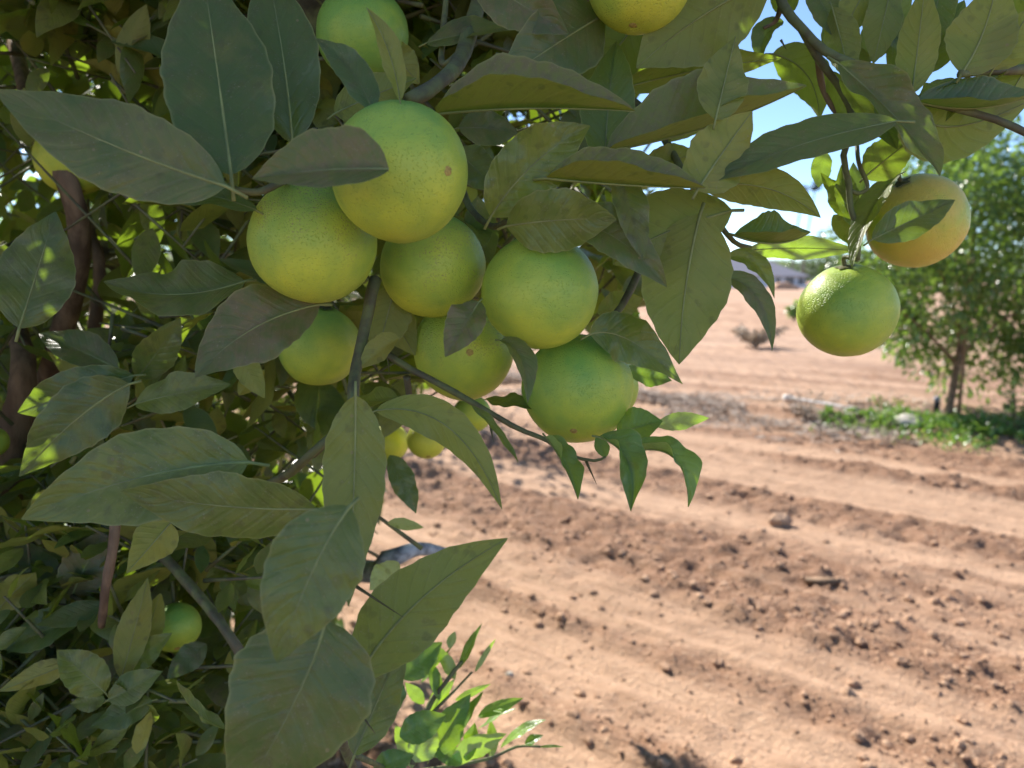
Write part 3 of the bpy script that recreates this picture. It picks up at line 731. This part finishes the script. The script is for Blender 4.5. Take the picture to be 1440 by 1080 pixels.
def lump(mb, c, r, sq=.7, seed=0, sub=1, el=1.0, rz=0):
    import bmesh
    key = ('ico', sub)
    if key not in lump.cache:
        bm = bmesh.new(); bmesh.ops.create_icosphere(bm, subdivisions=sub, radius=1)
        bm.verts.ensure_lookup_table(); lump.cache[key] = ([v.co.copy() for v in bm.verts], [tuple(v.index for v in f.verts) for f in bm.faces]); bm.free()
    vs, fs = lump.cache[key]; m = Matrix.Rotation(rz, 3, 'Z'); out = []
    for v in vs:
        k = 1 + .45 * noise.noise(v * 1.4 + V((seed, seed * .7, 0))) + .18 * noise.noise(v * 4 + V((0, seed, 0)))
        k += (.14 * noise.noise(v * 9 + V((seed, 3, 0))) + .08 * noise.noise(v * 19 + V((seed, 9, 0)))) if sub > 2 else 0
        p = m @ V((v.x * el * k, v.y * k, v.z * sq * k)); out.append(c + p * r)
    mb.add(out, fs)
lump.cache = {}
cl = MB()
for i in range(21000):
    y = 1.75 + 7.5 * rng.random() ** 1.7; x = rng.uniform(-.45, .75) * y + .3
    u, q = x * UX + y * UY, x * QX + y * QY
    if rng.random() > .12 + .88 * rough_at(u, q) ** 1.4: continue
    r = min(.021, .0038 * (1 - rng.random()) ** -.48)
    lump(cl, V((x, y, gz(x, y) + r * .1)), r, rng.uniform(.55, .9), i * .37, 2 if r > .017 else 1, rng.uniform(.9, 1.4), rng.random() * 6)
cl.tint = [.3] * len(cl.v); co = cl.build('soil_clods', M_clod, smooth=False); tag(co, 'dry crumbs and clods of soil scattered over the ploughed furrows', 'clods', kind='stuff')

def ground_at(px, py):
    v = P(px, py, 1) - CAM; t = 1.2
    while t < 60:
        p = CAM + v * t
        if p.z <= gz(p.x, p.y): break
        t *= 1.004
    return V((p.x, p.y, gz(p.x, p.y)))
def single(name, mb, mat, label, cat, origin, group=None):
    o = mb.build(name, mat, origin=origin); tag(o, label, cat, group); return o
M_stone = simple('pale_stone', (.46, .42, .36), .8, .2, 60)
M_wood = simple('weathered_wood', (.27, .17, .10), .8, .4, 30, bump=.5)
def stone(px, py, r, sq, label, mat=M_stone, name='stone', el=1.1, cat='stone', group='loose stones on the soil'):
    p = ground_at(px, py); mb = MB(); lump(mb, p + V((0, 0, r * sq * .5)), r, sq, px * .1, 3, el, px); return single(name, mb, mat, label, cat, p, group)
stone(716, 950, .014, .6, 'small white stone on the soil right of the low sunlit shoot')
stone(1274, 598, .14, .42, 'large flat whitish stone among the green weeds under the young tree')
stone(1097, 738, .055, .7, 'dark brown clod the size of a fist beside a furrow', M_clod, 'soil_clod', 1.3, 'clod', 'big clods')
p = ground_at(1158, 820); mb = MB()
pts = [(-.10, -.02), (.0, -.028), (.10, -.018), (.105, .018), (-.01, .026), (-.095, .02)]
vv = [p + V((x * .9 + y * .3, y - x * .12, z - .006 + .02 * x * (1 if k % 2 else -.3))) for z in (0, .022) for k, (x, y) in enumerate(pts)]
mb.add(vv, [(5, 4, 3, 2, 1, 0), (6, 7, 8, 9, 10, 11)] + [(k, (k + 1) % 6, 6 + (k + 1) % 6, 6 + k) for k in range(6)])
single('wood_offcut', mb, M_wood, 'flat brown piece of wood lying in a furrow at the right', 'wood', p)

# irrigation pipe and riser
M_pipe = simple('pale_pipe', (.62, .58, .54), .6, .2, 15); M_black = simple('black_plastic', (.03, .03, .03), .5, .2, 30); M_cap = simple('riser_cap', (.35, .35, .40), .4, .2, 30)
a, b = ground_at(1108, 566), ground_at(1208, 582)
mb = MB(); pp = [a.lerp(b, t / 8) for t in range(9)]; mb.tube([V((q_.x, q_.y, max(a.z, b.z) + .03)) for q_ in pp], .022, .02, 10)
po = single('irrigation_pipe', mb, M_pipe, 'pale irrigation pipe lying along the tree row', 'pipe', a)
mb = MB(); mb.tube([V((a.x - .05, a.y, max(a.z, b.z) + .03)), V((a.x + .05, a.y, max(a.z, b.z) + .03))], .038, .036, 10); mb.build('coupling', M_pipe, po, origin=None).data.transform(Matrix.Translation(-a))
r0 = ground_at(1316, 585); e = tag(empty('irrigation_riser', r0), 'short black irrigation riser with grey cap left of the young tree trunk', 'riser')
mb = MB(); mb.tube([r0 - V((0, 0, .05)), r0 + V((0, 0, .12)), r0 + V((0, 0, .15))], .028, .026, 10); mb.build('pipe', M_black, e)
mb = MB(); mb.tube([r0 + V((0, 0, .152)), r0 + V((0, 0, .19)), r0 + V((0, 0, .20))], .032, .022, 10); mb.build('cap', M_cap, e)

# ------------------------------------------------------------------ other trees and plants
def crown_mesh(c, rad, n, L, mb=None, seed=1, clumps=28, bottom=-1.0, lowvar=.0):
    r = random.Random(seed); mb = mb or MB(); cl_ = []
    for k in range(clumps):
        while True:
            p = V((r.uniform(-1, 1), r.uniform(-1, 1), r.uniform(bottom, 1)))
            if .3 < p.length < .95: break
        cl_.append((p, r.uniform(.22, .42), r.gauss(.4, .3)))
    for i in range(n):
        p, s, tn = cl_[r.randrange(clumps)]
        d = V((r.gauss(0, 1), r.gauss(0, 1), r.gauss(0, 1))); d.normalize(); p2 = p + d * s * r.random() ** .5
        b = V((c.x + p2.x * rad[0], c.y + p2.y * rad[1], c.z + p2.z * rad[2]))
        dr = (d + V((r.uniform(-.7, .7), r.uniform(-.7, .7), r.uniform(-.9, .3)))).normalized(); l = L * r.uniform(.6, 1.2)
        vs, fs, uvs, _ = leaf_geo(b, b + dr * l, l * .45, V((r.uniform(-1, 1), r.uniform(-1, 1), 1)), .08, None, r.uniform(.1, .4), 0, 0, 0, 1, 4, 1)
        mb.add(vs, fs, uvs, tn + r.uniform(-.15, .15), max(0, r.gauss(.1, .1)))
    return mb
tb = ground_at(1330, 590)
yt = tag(empty('young_tree', tb), 'young bushy green tree with bare leaning trunk standing on the green bank at the right', 'tree')
D7 = tb.y / math.cos(PITCH)
def T7(px, py, dz=0): return P(px, py, proj(tb)[2] + dz)
mb = MB(); mb.tube(spline([tb - V((0, 0, .1)), T7(1345, 520), T7(1358, 430), T7(1368, 330), T7(1372, 240)], 18), .04, .014, 10, .15); mb.build('trunk', M_bark, yt)
for q_ in ([T7(1350, 480), T7(1330, 400, -.2), T7(1290, 320, -.3)], [T7(1352, 460), T7(1400, 380, .2), T7(1440, 300, .2)], [T7(1360, 400), T7(1330, 320, .4), T7(1320, 240, .4)],
           [T7(1345, 510), T7(1290, 455, -.1), T7(1250, 430, -.2)], [T7(1347, 500), T7(1410, 450, -.2), T7(1460, 430, -.3)]):
    mb = MB(); mb.tube(spline(q_, 10), .02, .006, 7, .1); mb.build('limb', M_bark, yt)
cc = T7(1388, 356)
crown_mesh(cc, (1.3, 1.2, 1.3), 21000, .086, seed=11, clumps=72).build('crown', M_tree, yt)
s0 = ground_at(1347, 590); mb = MB(); mb.tube([s0 - V((0, 0, .1)), s0 + V((.01, 0, .8)), s0 + V((.03, 0, 1.6))], .018, .016, 8)
single('wooden_stake', mb, M_wood, 'thin wooden stake standing beside the young tree trunk', 'stake', s0)

def plant(name, px, py, hgt, wid, n, L, mat, label, cat, seed, stems=7, stemmat=None):
    p = ground_at(px, py); e = tag(empty(name, p), label, cat); r = random.Random(seed)
    sm = MB(); lf = MB()
    for k in range(stems):
        a = r.uniform(0, 6.28); t = p + V((math.cos(a) * wid * r.uniform(.3, 1), math.sin(a) * wid * r.uniform(.3, 1), hgt * r.uniform(.6, 1)))
        sm.tube(spline([p - V((0, 0, .02)), p.lerp(t, .5) + V((0, 0, .1 * hgt)), t], 6), hgt * .018, hgt * .006, 5)
        for j in range(max(0, n // stems)):
            b = p.lerp(t, r.uniform(.25, 1)); d = V((r.uniform(-1, 1), r.uniform(-1, 1), r.uniform(-.5, .8))).normalized(); l = L * r.uniform(.6, 1.2)
            vs, fs, uvs, _ = leaf_geo(b, b + d * l, l * .45, V((r.uniform(-1, 1), r.uniform(-1, 1), 1)), .1, None, .2, 0, 0, 0, 1, 4, 1)
            lf.add(vs, fs, uvs, r.random(), r.random() * .4)
    sm.build('stem', stemmat or M_twig, e)
    if n: lf.build('foliage', mat, e)
    return e
M_dry = simple('dry_stalk', (.55, .44, .34), .9, .4, 30); M_drygrey = leaf_material('dry_leaf', (.42, .36, .28), (.46, .38, .28), (.44, .38, .3), (.46, .4, .3), (.3, .25, .2), (.3, .2, .1), .1, .8, False)
plant('small_weed_plant', 1428, 612, .55, .18, 90, .09, M_weed, 'bright yellow-green leafy plant at the right edge below the young tree', 'plant', 3, 8)
plant('dry_weed', 1130, 592, .34, .26, 60, .05, M_drygrey, 'brown dried weed standing by the end of the pipe', 'weed', 5, 22, M_dry)
plant('dry_shrub', 1062, 489, .5, .75, 1100, .10, M_drygrey, 'greyish dry shrub on the far edge of the ploughed strip', 'shrub', 6, 24, M_dry)
plant('leafy_weed', 1116, 452, .7, .35, 110, .25, M_weed, 'small yellow-green bush far off, beside the hanging green orange', 'bush', 8, 9)
# weeds on the bank
wm = MB(); r = random.Random(21)
UT = tb.x * UX + tb.y * UY; QB = tb.x * QX + tb.y * QY
for i in range(11000):
    u, q = UT + r.uniform(-3.4, 1.1), QB - .28 + r.gauss(0, .27)
    q -= .30 * max(0, UT - u) * r.random() ** .5
    p = V((u * UX + q * QX, u * UY + q * QY, 0)); p.z = gz(p.x, p.y)
    if noise.noise(V((p.x * 1.7, p.y * 1.7, 4))) + .6 * noise.noise(V((p.x * 6, p.y * 6, 4))) < -.3 + .35 * sstep(.3, 1.0, u - UT): continue
    d = V((r.uniform(-1, 1), r.uniform(-1, 1), r.uniform(.2, 1.3))).normalized(); l = r.uniform(.02, .07)
    b = p + V((0, 0, r.random() ** 2 * .05))
    vs, fs, uvs, _ = leaf_geo(b, b + d * l, l * .5, V((r.uniform(-1, 1), r.uniform(-1, 1), 1)), .1, None, .2, 0, 0, 0, 1, 3, 1)
    wm.add(vs, fs, uvs, r.random(), r.random() * .3)
tag(wm.build('ground_cover', M_weed), 'low green weeds covering the bank under the young tree', 'weeds', kind='stuff')
# dry litter along the tree row
dm = MB()
for i in range(15000):
    u, q = UT + r.uniform(.0, 6.8), QB - .45 + r.gauss(0, .5)
    p = V((u * UX + q * QX, u * UY + q * QY, 0)); p.z = gz(p.x, p.y)
    if noise.noise(V((p.x * 1.6, p.y * 1.6, 0))) < -.15: continue
    a = r.uniform(0, 6.28); l = r.uniform(.03, .14); d = V((math.cos(a), math.sin(a), r.uniform(-.05, .35)))
    s_ = V((-math.sin(a), math.cos(a), r.uniform(-.5, .5))) * r.uniform(.0015, .012)
    b = p + V((0, 0, .01 + .03 * r.random()))
    dm.add([b - s_, b + s_, b + d * l + s_ * .4, b + d * l - s_ * .4], [(0, 1, 2, 3)], tint=r.random(), dust=r.random())
M_straw = simple('straw', (.46, .37, .30), .9, .4, 8, c2=(.24, .18, .14))
tag(dm.build('dry_litter', M_straw), 'grey-brown dry straw and fallen leaves along the tree row', 'litter', kind='stuff')

# ------------------------------------------------------------------ far background
HD = 185.0
hb = P(1040, 403.6, HD); hb.z = 0
house = tag(empty('house', hb), 'low bluish white house with a grey hipped roof at the far side of the field', 'house')
M_wall = simple('house_wall', (.62, .66, .72), .8, .08, 1); M_roof = simple('roof_shingle', (.33, .31, .34), .8, .2, 3, stretch=(1, 1, 6)); M_dark = simple('dark_glass', (.05, .06, .09), .2, .2, 1, .6); M_white = simple('white_paint', (.8, .8, .8), .6, .05, 2)
def HX(px): return (px - 720) / FPX * HD
x0, x1 = HX(905), HX(1132); yh = hb.y; y1 = yh + 16
mb = MB(); mb.box(((x0 + x1) / 2, (yh + y1) / 2, 1.35), (x1 - x0, y1 - yh, 2.7)); mb.build('wall', M_wall, house, False)
mb = MB(); ex = .9; zz = 2.72; rz_ = 7.6; rx0, rx1 = x0 + 9, HX(1078); ry = (yh + y1) / 2
vv = [V((x0 - ex, yh - ex, zz)), V((x1 + ex, yh - ex, zz)), V((x1 + ex, y1 + ex, zz)), V((x0 - ex, y1 + ex, zz)), V((rx0, ry, rz_)), V((rx1, ry, rz_))]
vv += [v + V((0, 0, -.2)) for v in vv[:4]]
mb.add(vv, [(0, 1, 5, 4), (1, 2, 5), (2, 3, 4, 5), (3, 0, 4), (6, 7, 1, 0), (7, 8, 2, 1), (8, 9, 3, 2), (9, 6, 0, 3), (9, 8, 7, 6)]); mb.build('roof', M_roof, house, False)
for a, b, z0, z1 in ((1091, 1097, .0, 2.2), (1104, 1116, .0, 2.4), (1122, 1130, .1, 2.3), (1052, 1062, .9, 2.1), (1000, 1012, .9, 2.1)):
    mb = MB(); mb.box(((HX(a) + HX(b)) / 2, yh - .03, (z0 + z1) / 2), (HX(b) - HX(a), .1, z1 - z0)); wo = mb.build('door' if z0 < .5 else 'window', M_dark, house, False)
wl = P(1040, 405, 150); wl.z = 0; mb = MB()
for a, b in ((1010, 1084), (1104, 1160)):
    xa, xb = (a - 720) / FPX * 150, (b - 720) / FPX * 150; mb = MB(); mb.box(((xa + xb) / 2, wl.y, .35), (xb - xa, .3, .7))
    single('garden_wall', mb, M_white, 'low white wall left of the dirt heap in front of the house' if a < 1050 else 'low white wall right of the dirt heap in front of the house', 'wall', V(((xa + xb) / 2, wl.y, 0)), 'low white walls before the house')
hp = P(1102, 405, 130); hp.z = 0; mb = MB(); lump(mb, hp, 1.7, .75, 3.3, 3, 1.3); single('dirt_heap', mb, M_clod, 'brown heap of dirt in front of the house', 'heap', hp)

def far_tree(px, pyb, d, w_, h_, seed, label, mat=M_far, n=900):
    h_ *= 1.22; b = P(px, 405, d); b.z = 0; e = tag(empty('distant_tree', b), label, 'tree', 'trees far beyond the field')
    mb = MB(); mb.tube([b, b + V((0, 0, h_ * .3)), b + V((.1, 0, h_ * .6))], h_ * .035, h_ * .02, 7); mb.build('trunk', M_bark, e)
    crown_mesh(b + V((0, 0, h_ * .55)), (w_ / 2, w_ / 2, h_ * .48), n, w_ * .09, seed=seed, clumps=26).build('crown', mat, e)
far_tree(1105, 0, 235, 8, 7.5, 31, 'yellow-green tree right behind the end of the house roof', M_tree)
far_tree(1132, 0, 225, 10, 7, 32, 'dark green tree beside the right end of the house')
far_tree(1160, 0, 215, 11, 8, 33, 'dark tree second to the right of the house, above the green orange')
far_tree(1186, 0, 205, 10, 7.5, 34, 'dark tree behind the top of the hanging green orange')
far_tree(1215, 0, 200, 11, 8.5, 35, 'green tree between the green orange and the young tree')
far_tree(1245, 0, 200, 11, 8, 36, 'distant tree just left of the young tree crown')
far_tree(1160, 0, 420, 20, 29, 38, 'tall rounded dark tree rising above the horizon left of the hanging stem')
# orchard trees further along the row, glimpsed through the leaves
for k, (x, y, h_) in enumerate(((-4.6, 6.2, 3.4), (-7.5, 9.6, 3.6), (-2.2, 9.5, 3.3))):
    b = V((x, y, 0)); e = tag(empty('orchard_tree', b), ('citrus tree next along the row, glimpsed through the left leaves', 'citrus tree second along the row, glimpsed through the left leaves', 'sunlit citrus tree beyond the lower left leaves')[k], 'tree', 'orchard trees behind the leaves')
    mb = MB(); mb.tube([b - V((0, 0, .1)), b + V((.05, 0, .8)), b + V((0, 0, 1.8))], .09, .05, 9, .1); mb.build('trunk', M_bark, e)
    crown_mesh(b + V((0, 0, h_ * .55)), (1.5, 1.5, h_ * .45), 3000, .11, seed=50 + k, clumps=50).build('crown', M_fresh, e)
# fan palms
M_palm = simple('palm_frond', (.06, .075, .05), .6, .4, 2); M_ptrunk = simple('palm_trunk', (.22, .18, .15), .9, .3, 2)
for k, (px, py, d) in enumerate(((1130, 268, 190), (1147, 261, 200))):
    top = P(px, py, d); b = V((top.x - (2.2 if k == 0 else 2.5), top.y, 0))
    e = tag(empty('palm_tree', b), ('tall thin fan palm on the skyline, the left one of the pair', 'tall thin fan palm on the skyline, the right one of the pair')[k], 'palm', 'pair of fan palms')
    mb = MB(); mb.tube(spline([b, b.lerp(top, .5) + V((-.3, 0, 0)), top], 10), .3, .17, 8); mb.build('trunk', M_ptrunk, e)
    mb = MB(); r = random.Random(60 + k)
    for i in range(46):
        a = r.uniform(0, 6.28); el = r.uniform(-1.1, 1.3); d_ = V((math.cos(a) * math.cos(el), math.sin(a) * math.cos(el), math.sin(el)))
        l = r.uniform(1.3, 2.1); s_ = d_.cross(V((0, 0, 1))).normalized(); q0 = top + d_ * .5; q1 = top + d_ * l
        pts = [top + V((0, 0, 0)), q0]; mb.tube([top, q0], .03, .02, 4)
        for j in range(-4, 5):
            f_ = j / 4; e1 = q0 + (d_ * math.cos(f_ * 1.2) + s_ * math.sin(f_ * 1.2)) * (l - .5) - V((0, 0, .15 * l)); n_ = d_.cross(s_) * .05
            mb.add([q0 - s_ * .05, q0 + s_ * .05 + n_, e1 + s_ * .06, e1 - s_ * .06 + n_], [(0, 1, 2, 3)])
    mb.build('crown', M_palm, e)
# hills
hm = MB(); hv = []; hf = []; nh_ = 90
for j in range(6):
    for i in range(nh_ + 1):
        x = -2600 + 5200 * i / nh_; y = 1500 + j * 160
        z = (0, .35, .75, 1, .8, 0)[j] * (62 + 42 * noise.noise(V((x * .0016, 3, 0))) + 22 * noise.noise(V((x * .006, 7, j)))) - 2
        hv.append((x, y, z))
for j in range(5):
    for i in range(nh_):
        q_ = j * (nh_ + 1) + i; hf.append((q_, q_ + 1, q_ + nh_ + 2, q_ + nh_ + 1))
hm.add(hv, hf); M_hill = simple('hill_scrub', (.10, .12, .07), .95, .4, .02)
tag(hm.build('hills', M_hill), 'low scrubby hills on the horizon', 'hills', kind='structure')
